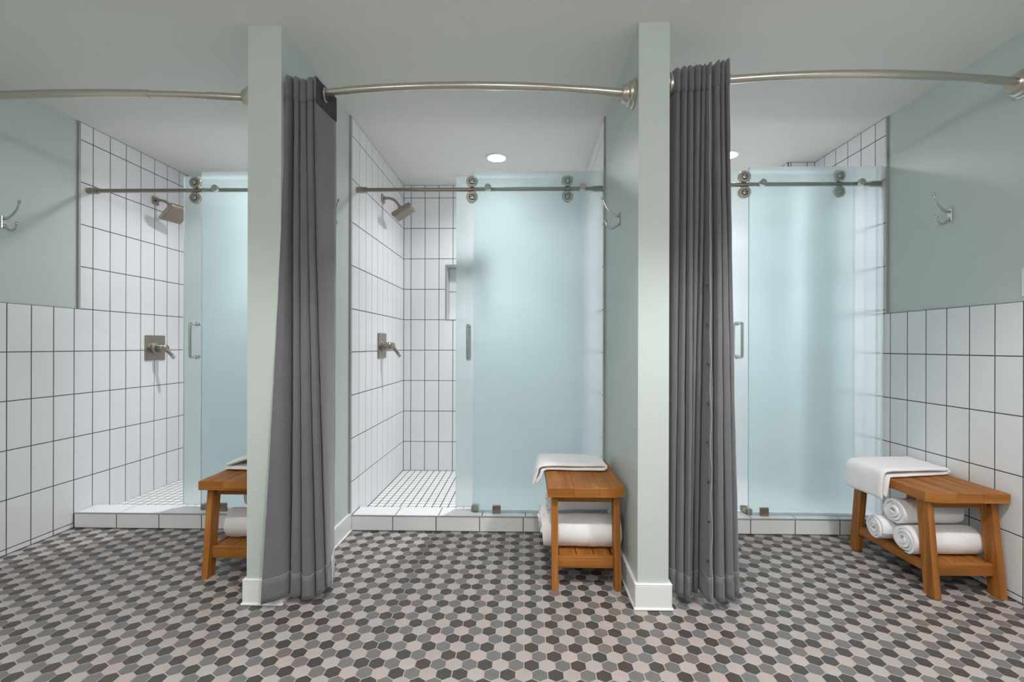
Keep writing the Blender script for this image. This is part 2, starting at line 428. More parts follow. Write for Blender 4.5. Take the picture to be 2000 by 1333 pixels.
ch = struct('wall_chase_right', MB().box(CHX + TB, XR + .02, CHY + TB, YB + .02, -.06, CZ), 'paint', 'tiled box chase in the back corner of the right shower')
tile_field(ch, (0, CHY, 0), X, Z, -Y, [(CHX, XR - .001, SFZ, CZ)], (XR - .055 - W, W), VJ)
tile_field(ch, (CHX, 0, 0), -Y, Z, -X, [(-YB, -CHY, SFZ, CZ)], (-CHY - .05, W), VJ)

# metal tile-edge strips
tn = 0
def edge_strip(face, y, z0, z1, s, what):
    global tn; tn += 1
    mb = MB(); d = 0.004
    x0, x1 = (face - .011, face + d) if s > 0 else (face - d, face + .011)
    mb.box(x0, x1, y - .012, y, z0, z1, .001)
    struct('trim_%d' % tn, mb, 'metal_trim', what)
edge_strip(XL, 2.677, T, CZ - .001, 1, 'grey metal tile edge strip on the left wall')
edge_strip(XM0, 2.632, CURBZ, CZ - .001, 1, 'grey metal tile edge strip on the middle stall left side')
edge_strip(XM1, 2.667, CURBZ, CZ - .001, -1, 'grey metal tile edge strip on the middle stall right side')
edge_strip(XR, 2.681, TR, CZ - .001, -1, 'grey metal tile edge strip on the right wall')

# curbs (white tile, grey edge profile)
def curb(x0, x1, phase, label):
    global tn; tn += 1
    c = struct('trim_%d' % tn, MB().box(x0, x1, CY0 + TB, CY1 - TB, -.03, CURBZ - TB), 'grout_dark', label)
    tile_field(c, (0, CY0, 0), X, Z, -Y, [(x0, x1, 0.001, CURBZ - .004)], (phase, H), (0.001, 0.0865))
    tile_field(c, (0, 0, CURBZ), X, Y, Z, [(x0, x1, CY0 + .004, CY1)], (phase + .012, H), (CY0 + .004, .15))
    tile_field(c, (0, CY1, 0), -X, Z, Y, [(-x1, -x0, SFZ, CURBZ - .002)], (-phase, H), (0.0, 0.088))
    obj('edge_profile', MB().box(x0, x1, CY0 - .002, CY0 + .006, CURBZ - .006, CURBZ + .0012, .001), 'metal_trim', c, smooth=0)
    return c
curb(XL + .001, XLb, -2.39, 'white tiled curb of the left shower')
curb(XM0, XM1, -0.765, 'white tiled curb of the middle shower')
curb(XRa, XR - .001, 1.29, 'white tiled curb of the right shower')

# shower floors: small white mosaic
def mosaic(name, x0, x1, y1, label):
    f = struct(name, MB().box(x0 - .02, x1 + .02, CY1 - TB - .01, y1 + .02, -.06, SFZ - .0006), 'grout_dark', label)
    mb = MB(); P = 0.0515; g = 0.0042; b = .0012
    i = 0
    while x0 + i * P < x1:
        j = 0
        while CY1 + j * P < y1:
            a0, a1 = x0 + i * P + g / 2, min(x0 + (i + 1) * P - g / 2, x1); c0, c1 = CY1 + j * P + g / 2, min(CY1 + (j + 1) * P - g / 2, y1)
            if a1 - a0 > .008 and c1 - c0 > .008:
                z = SFZ + random.uniform(-.0003, .0003)
                mb.add([(a0, c0, z - .003), (a1, c0, z - .003), (a1, c1, z - .003), (a0, c1, z - .003), (a0 + b, c0 + b, z), (a1 - b, c0 + b, z), (a1 - b, c1 - b, z), (a0 + b, c1 - b, z)],
                       [(4, 5, 6, 7), (0, 1, 5, 4), (1, 2, 6, 5), (2, 3, 7, 6), (3, 0, 4, 7)])
            j += 1
        i += 1
    o = obj('mosaic_tiles', mb, 'mosaic_white', f, smooth=0); o['kind'] = 'stuff'
mosaic('floor_shower_left', XL, XLb, YBL, 'white mosaic floor of the left shower')
mosaic('floor_shower_center', XM0, XM1, YB, 'white mosaic floor of the middle shower')
mosaic('floor_shower_right', XRa, XR, YB, 'white mosaic floor of the right shower')

# baseboards of the partitions
def baseboard(name, boxes, label):
    mb = MB()
    for (x0, x1, y0, y1) in boxes: mb.box(x0, x1, y0, y1, 0.0, 0.10, .002)
    o = struct(name, mb, 'baseboard_white', label)
    cap = MB()
    for (x0, x1, y0, y1) in boxes: cap.box(x0 - .001, x1 + .001, y0 - .001, y1 + .001, .1, .106, .002)
    obj('cap', cap, 'baseboard_white', o, smooth=0)
    sh = MB()
    for (x0, x1, y0, y1) in boxes: sh.box(x0 - .006, x1 + .006, y0 - .006, y1 + .006, 0, .010, .003)
    obj('shoe_molding', sh, 'baseboard_white', o, smooth=0)
bt = .012
baseboard('baseboard_center_left', [(PL0 - bt, PL1 + bt, PY - bt, PY), (PL1, PL1 + bt, PY + .0005, 2.43), (PL1, PL1 + bt, 2.4325, CY0 - .004), (PL0 - bt, PL0, PY + .0005, CY0 - .004)], 'white baseboard around the left partition')
baseboard('baseboard_center_right', [(PR0 - bt, PR1 + bt, PY - bt, PY), (PR0 - bt, PR0, PY + .0005, CY0 - .004), (PR1, PR1 + bt, PY + .0005, CY0 - .004)], 'white baseboard around the right partition')

# ------------------------------------------------------------------ hexagon floor
fl = struct('floor', MB().box(XL - .13, XR + .13, YREAR - .1, CY0 + .02, -.06, -.0006), 'grout_floor', 'grey, charcoal and pale hexagon tile floor')
HW = 0.0524; HR = HW * math.sqrt(3) / 2; hg = 0.0029
def cam_uv(p):
    d = Vector(p) - Vector((0, 0, CAM_Z)); zc = d.dot(_F)
    if zc < .05: return None
    return PPX + F_PX * d.dot(_R) / zc, PPY - F_PX * d.dot(_UP) / zc
def floor_at(x, y):
    d = _R * ((x - PPX) / F_PX) - _UP * ((y - PPY) / F_PX) + _F
    t = -CAM_Z / d.z; return Vector((d.x * t, d.y * t, 0))
HX0 = floor_at(1023, 1319)
SECT = [(-9, -.515, 1, (680.4, 1316)), (-.515, -.23, -1, (743.4, 1316)),
        (-.23, .403, 1, (1023, 1319)), (.403, 1.03, -1, (1302.8, 1319)), (1.03, 9, 1, (1684.8, 1321))]
def latt(p):
    j = round((p.y - HX0.y) / HR); i = round((p.x - HX0.x) / HW - j / 2); return i, j
PH = []
for a, b, s, an in SECT:
    i, j = latt(floor_at(*an)); PH.append((1 - s * (i - j)) % 3)
def hex_color(i, j, x):
    for k, (a, b, s, an) in enumerate(SECT):
        if a <= x < b: return (s * (i - j) + PH[k]) % 3      # 0 dark, 1 light, 2 mid
def hex_geo(mb, cx, cy, dz, mat):
    R = (HW - hg) / math.sqrt(3); b = .0010
    vs = []
    for rr, z in ((R, -.004), (R, dz - .0008), (R - b, dz)):
        for k in range(6):
            t = math.pi / 6 + k * math.pi / 3; vs.append((cx + rr * math.cos(t), cy + rr * math.sin(t), z))
    fs = [tuple(range(12, 18))]
    for L in (0, 6):
        for k in range(6):
            k2 = (k + 1) % 6; fs.append((L + k, L + k2, L + 6 + k2, L + 6 + k))
    mb.add(vs, fs, mat)
HEXCELLS = []
jmin = int((YREAR - HX0.y) / HR) - 1; jmax = int((CY0 - HX0.y) / HR) + 1
for j in range(jmin, jmax + 1):
    y = HX0.y + j * HR
    for i in range(int((XL - HX0.x) / HW - j / 2) - 1, int((XR - HX0.x) / HW - j / 2) + 2):
        x = HX0.x + (i + j / 2) * HW
        if x < XL - .02 or x > XR + .02 or y > CY0 + .012: continue
        if PL0 - .0 < x < PL1 and y > PY + .02: continue
        if PR0 < x < PR1 and y > PY + .02: continue
        c = hex_color(i, j, x); mi = c * 3 + random.choice((0, 0, 1, 2))
        uv = cam_uv((x, y, 0)); vis = uv is not None and -8 < uv[0] < 2008 and uv[1] < 1338
        HEXCELLS.append((x, y, mi, vis))
near = sorted([h for h in HEXCELLS if h[3]], key=lambda h: h[1])[:300]
nearset = set((h[0], h[1]) for h in near)
_hm = []
for mi in range(9):
    mb = MB(); hex_geo(mb, 0, 0, 0, 0); _hm.append(mb.mesh('hexagon_tile', [HEXM[mi]], smooth=0))
for (x, y, mi, v) in near:
    o = bpy.data.objects.new('hexagon_tile', _hm[mi]); C.objects.link(o); o.parent = fl
    o.location = (x, y, random.uniform(-.0002, .0002))
mb = MB()
for (x, y, mi, v) in HEXCELLS:
    if (x, y) not in nearset: hex_geo(mb, x, y, random.uniform(-.0002, .0002), mi)
o = obj('hexagon_tiles', mb, HEXM, fl, smooth=0); o['kind'] = 'stuff'

# ------------------------------------------------------------------ recessed lights in the showers
def downlight(x, y, label, k=1.0):
    t = thing('recessed_light', label, 'ceiling light', (x, y, CZ), 'shower ceiling lights')
    obj('trim_ring', MB().lathe((0, 0, 0), (0, 0, -1), [(0, .082), (.004, .081), (.007, .074), (.006, .062), (0.002, .060)], 32, cap=False), 'white_plastic', t)
    obj('lens', MB().lathe((0, 0, -.002), (0, 0, -1), [(0, .0615), (.004, .058), (.008, .045), (.010, .025), (.0105, .001)], 28, cap=False), 'lamp_lens', t)
    spot('shower_downlight', (x, y, CZ - .03), SHOWER_W * k, size=.045, cone=158, blend=.75, col=(0.99, 0.995, 1.0))
    spot('shower_beam', (x, y, CZ - .03), BEAM_W * k, size=.045, cone=85, blend=1.0, col=(0.99, 0.995, 1.0))
    return t
downlight(-.205, 3.226, 'round lit recessed ceiling light above the middle shower')
downlight(1.40, 3.20, 'round lit recessed ceiling light above the right shower beside the curtain', 1.2)
downlight(-1.80, 3.15, 'round recessed ceiling light above the left shower, hidden by the partition', 0.88)

# ------------------------------------------------------------------ glass doors
FY, RY, SY = 2.695, 2.727, 2.757      # fixed pane, rail, sliding pane
GT = .010
def pane(parent, x0, x1, y, z0, z1):
    mb = MB(); q = [(x0, y, z0), (x1, y, z0), (x1, y, z1), (x0, y, z1)]; r = [(a, y + GT, c) for a, b, c in q]
    mb.add(q + r, [(0, 1, 2, 3)], 0); o = len(mb.v) - 8
    mb.f += [(7, 6, 5, 4)]; mb.m += [1]
    for k in range(4):
        k2 = (k + 1) % 4; mb.f.append((k, k + 4, k2 + 4, k2)); mb.m.append(2)
    return obj('pane', mb, ['frosted_glass', 'clear_glass_face', 'glass_edge'], parent, smooth=0)
def roller(parent, x, z):
    o = obj('roller', MB().lathe((x, RY + .014, z), (0, -1, 0), [(0, .030), (.004, .0345), (.012, .0345), (.0125, .029), (.0165, .029), (.017, .0345), (.025, .0345), (.028, .031), (.028, .019)], 28), 'nickel', parent)
    obj('hub', MB().lathe((x, RY - .0135, z), (0, -1, 0), [(0, .019), (.0005, .019)], 24), 'rubber', o)
    obj('bolt', MB().lathe((x, RY - .013, z), (0, -1, 0), [(0, .0135), (.005, .0135), (.006, .012), (.006, .006), (.003, .0055)], 18).cyl((x, RY + .012, z), (x, SY, z), .009), 'chrome', o)
    return o
def pull(parent, x, y, z0, z1, s):
    """one C-shaped bar on the side s of the pane"""
    d = .058 * s; r = .0085; k = .016 * s
    mb = MB().tube([(x, y, z1), (x, y + d - k, z1), (x, y + d - k * .3, z1 - .0045), (x, y + d, z1 - .016), (x, y + d, z0 + .016), (x, y + d - k * .3, z0 + .0045), (x, y + d - k, z0), (x, y, z0)], r, 12, sub=4)
    o = obj('handle', mb, 'chrome', parent)
    obj('collar', MB().cyl((x, y, z1), (x, y + .012 * s, z1), .0115, 18).cyl((x, y, z0), (x, y + .012 * s, z0), .0115, 18), 'chrome', o)
def stall_glass(xw0, xw1, xf0, xs0, xs1, rz, ztop, standoffs, rollers, hx, hz, guide, where):
    # rail
    t = thing('shower_door_rail', 'round brushed metal door rail crossing the %s shower' % where, 'rail', (xw0, RY, rz), 'shower door rails')
    L = xw1 - xw0
    obj('bar', MB().cyl((.02, 0, 0), (L - .02, 0, 0), .0120, 18), 'nickel_dark', t)
    for a, s in ((0, 1), (L, -1)):
        obj('end_bracket', MB().lathe((a, 0, 0), (s, 0, 0), [(0, .0185), (.038, .0185), (.040, .0165), (.048, .0165), (.050, .0185), (.058, .0185), (.060, .016)], 22), 'nickel_dark', t)
    # fixed pane
    g = thing('fixed_glass_panel', 'fixed frosted blue glass panel of the %s shower, in front of its sliding door' % where, 'glass panel', (xf0, FY, CURBZ + .002), 'fixed glass panels')
    pane(g, 0, xw1 - .006 - xf0, 0, 0, ztop - CURBZ - .002)
    for sx in standoffs:
        obj('standoff', MB().lathe((sx - xf0, -.018, rz - CURBZ - .002), (0, 1, 0), [(0, .017), (.002, .0195), (.017, .0205), (.018, .0205)], 24).cyl((sx - xf0, GT, rz - CURBZ - .002), (sx - xf0, RY - FY - .0125, rz - CURBZ - .002), .011), 'chrome', g)
    gx = guide - xf0
    obj('floor_clamp', MB().box(gx - .024, gx + .024, -.016, -.0005, -.002, .046, .002), 'nickel_dark', g)
    # sliding door
    d = thing('sliding_glass_door', 'sliding frosted glass shower door of the %s shower, hung from its rail' % where, 'door', (xs0, SY, CURBZ + .012), 'sliding shower doors')
    z0 = CURBZ + .012
    pane(d, 0, xs1 - xs0, 0, 0, ztop - .004 - z0)
    for rx in rollers:
        for dz in (.0465, -.0465):
            q = MB()
            x, z = rx - xs0, rz + dz - z0
            off = RY - SY
            o = obj('roller', MB().lathe((x, off + .014, z), (0, -1, 0), [(0, .030), (.004, .0345), (.012, .0345), (.0125, .0295), (.0165, .0295), (.017, .0345), (.024, .0345), (.0265, .032), (.0265, .020)], 28), 'nickel', d)
            obj('hub', MB().lathe((x, off - .0123, z), (0, -1, 0), [(0, .0178), (.0006, .0178), (.0006, .013)], 24, cap=False), 'rubber', o)
            obj('bolt', MB().lathe((x, off - .0115, z), (0, -1, 0), [(0, .0135), (.004, .0135), (.005, .012), (.005, .006), (.002, .0055)], 18).cyl((x, off + .012, z), (x, 0, z), .009), 'chrome', o)
    pull(d, hx - xs0, 0, hz - .1 - z0, hz + .1 - z0, -1)
    pull(d, hx - xs0, GT, hz - .1 - z0, hz + .1 - z0, 1)
    # little bottom guide on the curb
    tag(obj('door_guide', MB().box(xf0 - .012, xf0 + .028, FY + GT + .003, SY - .003, CURBZ + .001, CURBZ + .030, .003).box(xf0 - .012, xf0 + .028, FY + GT + .003, SY + GT + .022, CURBZ + .001, CURBZ + .009, .002).box(xf0 - .012, xf0 + .028, SY + GT + .003, SY + GT + .022, CURBZ + .009, CURBZ + .030, .003), 'nickel_dark'),
        'small metal bottom guide block under the sliding door of the %s shower' % where, 'door guide', 'shower door guides')
stall_glass(XL, XLb, -1.929, -2.083, -1.30, 2.006, 2.107, (-1.842, -1.25), (-1.987, -1.42), -2.000, 1.103, -1.79, 'left')
stall_glass(XM0, XM1, -.306, -.418, .349, 2.006, 2.103, (-.222, .332), (-.319, .247), -.341, 1.095, -.166, 'middle')
stall_glass(XRa, XR, 1.304, 1.187, 1.943, 2.029, 2.123, (1.379, 1.945), (1.288, 1.836), 1.266, 1.112, 1.39, 'right')

# ------------------------------------------------------------------ shower heads and valves
def shower_head(y, xw, z, label, n=(.52, 0, -.854)):
    t = thing('wall_mounted_shower', label, 'shower', (xw, y, z), 'square shower heads')
    obj('wall_flange', MB().box(0, .010, -.028, .028, -.028, .028, .003), 'nickel_dark', t)
    obj('arm', MB().tube([(.008, 0, 0), (.045, 0, .002), (.085, 0, -.012), (.112, 0, -.042), (.125, 0, -.062)], .0095, 12).ball((.124, 0, -.062), .016), 'nickel_dark', t)
    n = Vector(n).normalized(); v = Vector((-n.y, n.x, 0)).normalized(); u = v.cross(n)
    c = Vector((.148, 0, -.092))
    def slab(d0, w0, d1, w1):
        vs = []
        for d, w in ((d0, w0), (d1, w1)):
            for a, b in ((-1, -1), (1, -1), (1, 1), (-1, 1)): vs.append(c + n * d + u * (a * w) + v * (b * w))
        return vs
    FQ = [(0, 1, 2, 3), (4, 5, 6, 7), (0, 1, 5, 4), (1, 2, 6, 5), (2, 3, 7, 6), (3, 0, 4, 7)]
    mb = MB().add(slab(-.022, .030, -.012, .066), FQ).add(slab(-.012, .070, .010, .076), FQ).add(slab(.010, .076, .017, .072), FQ)
    mb.cyl(c - n * .04, c - n * .018, .016)
    h = obj('head', mb, 'nickel_dark', t, smooth=25)
    obj('nozzle_face', MB().add(slab(.017, .063, .0195, .062), FQ), 'nozzle', h, smooth=0)
shower_head(3.225, XL, 2.105, 'square brushed nickel shower head on the left wall, its face turned to the room', (.58, -.16, -.80))
shower_head(3.212, XM0, 2.110, 'square brushed nickel shower head in the middle shower, seen edge-on')
def valve(y, xw, z, label):
    t = thing('shower_valve', label, 'shower valve', (xw, y, z), 'shower valves')
    obj('plate', MB().box(0, .008, -.088, .088, -.088, .088, .003), 'nickel_dark', t)
    obj('sleeve', MB().lathe((.008, 0, -.004), (1, 0, 0), [(0, .044), (.006, .044), (.010, .036), (.014, .028), (.052, .027), (.056, .024)], 24), 'nickel_dark', t)
    l = obj('lever', MB().lathe((.062, 0, -.004), (1, 0, 0), [(0, .022), (.004, .026), (.024, .026), (.030, .020), (.032, .010)], 20)
            .tube([(.078, .0, -.012), (.098, .012, -.036), (.112, .022, -.060)], [.016, .012, .0115], 12), 'nickel_dark', t)
    obj('lever_tip', MB().tube([(.110, .020, -.056), (.122, .028, -.078)], [.0135, .0125], 12, sub=1), 'nickel', l)
valve(3.226, XL, 1.055, 'square plate shower valve with lever on the left wall')
valve(3.20, XM0, 1.074, 'square plate shower valve with lever in the middle shower')

# ------------------------------------------------------------------ robe hooks, switch
def hook(xw, y, z, s, label):
    t = thing('robe_hook', label, 'hook', (xw, y, z), 'double robe hooks')
    obj('plate', MB().box(min(0, s * .006), max(0, s * .006), -.012, .012, -.032, .032, .002), 'chrome', t)
    obj('upper_arm', MB().tube([(s * .004, 0, .018), (s * .022, 0, .020), (s * .050, 0, .040), (s * .072, 0, .070), (s * .083, 0, .100)], [.0075, .007, .006, .0055, .0055], 12).ball((s * .084, 0, .104), .0095), 'chrome', t)
    obj('lower_arm', MB().tube([(s * .004, 0, -.012), (s * .016, 0, -.030), (s * .038, 0, -.043), (s * .060, 0, -.035), (s * .070, 0, -.012)], [.007, .0065, .006, .0055, .0055], 12).ball((s * .071, 0, -.007), .009), 'chrome', t)
hook(XL - TB, 2.283, 1.697, 1, 'metal double robe hook on the painted left side wall')
hook(PL1, 2.27, 1.695, 1, 'metal double robe hook peeking out behind the middle curtain')
hook(PR0, 2.253, 1.695, -1, 'metal double robe hook beside the middle frosted panel')
hook(XR + TB, 2.288, 1.722, -1, 'metal double robe hook on the painted right side wall')
t = thing('light_switch', 'white wall switch plate at the right edge above the tile', 'switch', (XR + TB, 1.922, 1.346))
obj('plate', MB().box(-.006, 0, -.038, .038, -.059, .059, .002), 'white_plastic', t, smooth=0)
obj('rocker', MB().box(-.010, -.006, -.016, .016, -.033, .033, .0015), 'white_plastic', t, smooth=0)

# ------------------------------------------------------------------ curtain rods
FLP = [(a, b * 1.13) for a, b in [(0, .052), (.006, .053), (.010, .050), (.013, .046), (.024, .045), (.027, .040), (.030, .037), (.048, .034), (.054, .030), (.055, .020)]]
def rod(x0, x1, z, yend, yapex, label, joints):
    t = thing('curtain_rod', label, 'curtain rod', (x0, yend, z), 'curved curtain rods')
    L = x1 - x0
    def P(x):
        s = 2 * x / L - 1; return Vector((x, -(yend - yapex) * (1 - s * s), 0))
    def seg(a, b, r, nm):
        n = 14; obj(nm, MB().tube([P(a + (b - a) * k / n) for k in range(n + 1)], r, 16, sub=1), 'nickel', t)
    seg(.03, joints[0], .0165, 'sleeve'); seg(joints[0] - .004, joints[1], .0145, 'inner_tube'); seg(joints[1] - .004, joints[2], .0165, 'outer_tube')
    seg(joints[2] - .004, joints[3], .0145, 'inner_tube'); seg(joints[3] - .004, L - .03, .0165, 'sleeve')
    for a, s in ((0, 1), (L, -1)):
        d = Vector((s, -.30, 0)) if s > 0 else Vector((s, -.30, 0))
        obj('flange', MB().lathe((a, 0, 0), (s, 0, 0), FLP, 28), 'nickel', t)
    return t
rod(XL - TB, PL0, 2.137, 1.955, 1.902, 'curved metal curtain rod across the left stall with no curtain in view', (.12, .25, 1.06, 1.30))
rod(PL1, PR0, 2.152, 1.965, 1.893, 'curved metal curtain rod across the middle stall', (.12, .25, 1.11, 1.25))
rod(PR1, XR + TB, 2.180, 1.955, 1.880, 'curved metal curtain rod across the right stall', (.12, .25, 1.14, 1.31))

# ------------------------------------------------------------------ curtains
def curtain(label, top, bot, ztop, zbot, rodz, grom, ease, zmod, org, last=0, seam=None):
    t = thing('curtain', label, 'curtain', org, 'grey shower curtains')
    org = Vector(org); NT = 46; SUB = 5
    tp = [Vector((a, b, 0)) for a, b in top]; bp = [Vector((a, b, 0)) for a, b in bot]
    m = len(tp)
    wob = [random.uniform(-1, 1) for _ in range(m)]; wph = [random.uniform(0, 6.28) for _ in range(m)]
    def row(q, off=0.0):
        e = ease(q)
        pts = []
        for k in range(m):
            p = tp[k].lerp(bp[k], e)
            w = (math.sin(3.3 * q + wph[k]) * .0050 + math.sin(7.1 * q + 2 * wph[k]) * .0022) * wob[k] * min(1, q * 5)
            pts.append(Vector((p.x + w, p.y + w * .6, 0)))
        sp = spline(pts, SUB)
        return sp
    def sheet(q0, q1, n, off=0.0, i0=0, i1=None):
        mb = MB(); vs = []; fs = []
        for r in range(n + 1):
            q = q0 + (q1 - q0) * r / n; sp = row(q); c = len(sp)
            for i, p in list(enumerate(sp))[i0:i1]:
                a = sp[max(i - 1, 0)]; b = sp[min(i + 1, c - 1)]; d = (b - a); nn = Vector((d.y, -d.x, 0)).normalized()
                zt = ztop + zmod(i / (c - 1), 0); zb = zbot + zmod(i / (c - 1), 1)
                fine = .0016 * noise.noise(Vector((i * .35, q * 22, wob[0] * 9)))
                pp = p + nn * (off + fine)
                vs.append(Vector((pp.x, pp.y, zt + (zb - zt) * q)) - org)
        c = len(vs) // (n + 1)
        for r in range(n):
            for i in range(c - 1): fs.append((r * c + i, r * c + i + 1, (r + 1) * c + i + 1, (r + 1) * c + i))
        return mb.add(vs, fs)
    o = obj('fabric', sheet(0, 1, NT), 'velvet', t, smooth=80)
    sd = o.modifiers.new('thick', 'SOLIDIFY'); sd.thickness = .0022; sd.offset = 0
    h = obj('header_band', sheet(.0, .046, 4, .0022), 'velvet', t, smooth=80)
    hs = h.modifiers.new('thick', 'SOLIDIFY'); hs.thickness = .0012; hs.offset = 0
    hm = obj('hem', sheet(.957, 1.0, 4, .0020), 'velvet', t, smooth=80)
    hs = hm.modifiers.new('thick', 'SOLIDIFY'); hs.thickness = .0012; hs.offset = 0
    hb = obj('header_lining', sheet(.0, .052, 4, -.0026), 'velvet_band', t, smooth=80)
    hs = hb.modifiers.new('thick', 'SOLIDIFY'); hs.thickness = .0010; hs.offset = 0
    st = MB()
    sp = row(.956); c = len(sp)
    pts = []
    for i, p in enumerate(sp):
        a = sp[max(i - 1, 0)]; b = sp[min(i + 1, c - 1)]; d = b - a; nn = Vector((d.y, -d.x, 0)).normalized()
        pts.append(Vector((p.x + nn.x * .0024, p.y + nn.y * .0024, ztop + (zbot + zmod(i / (c - 1), 1) - ztop) * .956)) - org)
    obj('stitching', MB().tube(pts, .0011, 5, sub=1), 'stitch', t)
    for (gx, gy, ang) in grom:
        n = Vector((math.cos(ang), math.sin(ang), 0)); u = Vector((-n.y, n.x, 0))
        ring = [Vector((gx, gy, rodz - .006)) - org + (u * math.cos(k * math.pi / 10) + Z * math.sin(k * math.pi / 10)) * .0265 for k in range(21)]
        obj('grommet', MB().tube(ring, .0036, 8, sub=1), 'metal_trim', t)
    if last:
        k = -(last * SUB + 1)
        for nm, q0, q1, off, mt in (('facing', .0, .049, .0044, 'velvet_band'), ('liner', .950, 1.012, .0050, 'liner')):
            l = obj(nm, sheet(q0, q1, 4, off, k if nm == 'facing' else k + 4), mt, t, smooth=80)
            l.modifiers.new('thick', 'SOLIDIFY').thickness = .0010
    if seam:
        i0, q0, q1 = seam; pts = []; pins = MB()
        for r in range(41):
            q = q0 + (q1 - q0) * r / 40; sp = row(q); p = sp[i0 * SUB]
            pp = Vector((p.x + .003 * math.sin(q * 60) * (.4 + q), p.y - .0035, ztop + (zbot - ztop) * q)) - org
            pts.append(pp)
        obj('edge_piping', MB().tube(pts, .0016, 6, sub=1), 'stitch', t)
        for r in range(16, 40, 3):
            pp = pts[r] + Vector((-.011, .002, 0))
            obj('snap', MB().lathe(pp, (0, -1, 0), [(-.003, .0048), (.002, .0045), (.003, .003)], 10), 'rubber', t)
    return t
def rim(s, b, amp, seed):
    return amp * noise.noise(Vector((s * 9, seed, b * 3.1)))
topL = [(-1.004, 1.900), (-.992, 1.888), (-.980, 1.900), (-.973, 1.940), (-.967, 1.965), (-.962, 1.893), (-.952, 1.882), (-.943, 1.893), (-.940, 1.965),
        (-.936, 1.893), (-.925, 1.880), (-.914, 1.893), (-.911, 1.965), (-.907, 1.893), (-.896, 1.882), (-.886, 1.893), (-.885, 1.955), (-.881, 1.900), (-.874, 1.886), (-.866, 1.935), (-.850, 2.035)]
botL = [(-1.068, 1.838), (-1.045, 1.842), (-1.013, 1.850), (-.988, 1.880), (-.984, 1.970), (-.976, 1.895), (-.958, 1.880), (-.936, 1.893), (-.932, 1.970),
        (-.926, 1.895), (-.903, 1.882), (-.884, 1.897), (-.880, 1.975), (-.874, 1.905), (-.858, 1.895), (-.844, 1.908), (-.845, 1.980), (-.838, 1.930), (-.830, 1.918), (-.842, 1.985), (-.885, 2.115)]
curtain('grey velvet curtain gathered at the left end of the middle rod', topL, botL, 2.188, .045, 2.152,
        [(-.8575, 1.946, .15)], lambda q: q ** 1.35, lambda s, b: (.010 * math.sin(s * 7 + 1) - .018 * max(0, s - .86) / .14) if b == 0 else -.022 * (1 - s) + .012 * math.sin(s * 9), (-.93, 1.93, 0), last=2)
rt = [(.627, 1.897), (.654, 1.888), (.677, 1.884), (.706, 1.880), (.727, 1.882), (.746, 1.876), (.778, 1.868), (.799, 1.872), (.818, 1.866)]
rb = [(.619, 1.925), (.648, 1.908), (.676, 1.900), (.698, 1.945), (.722, 1.945), (.754, 1.866), (.790, 1.858), (.838, 1.882), (.884, 1.932)]
def tubes(rd, depth):
    out = []
    for k, (x, y) in enumerate(rd):
        l = (x - rd[k - 1][0]) / 2 if k else (rd[1][0] - x) / 2
        r = (rd[k + 1][0] - x) / 2 if k < len(rd) - 1 else l
        out += [(x - l * .72, y + .014), (x, y), (x + r * .72, y + .014)]
        if k < len(rd) - 1: out.append((x + r, max(y, rd[k + 1][1]) + depth))
    return out
topR = [(.597, 2.02), (.603, 1.96)] + tubes(rt, .085) + [(.829, 1.945)]
botR = [(.611, 2.03), (.609, 1.97)] + tubes(rb, .085) + [(.899, 2.00)]
curtain('grey velvet curtain gathered at the left end of the right rod', topR, botR, 2.222, .035, 2.180,
        [(.829, 1.905, .0)], lambda q: q ** 1.2, lambda s, b: (.018 * s - .014 * (1 - abs(math.sin(s * math.pi * 9.9))) ** 2) if b == 0 else .012 * math.sin(s * 8 + 2) + .01 * abs(s - .65), (.74, 1.92, 0), seam=(23, .02, .995))

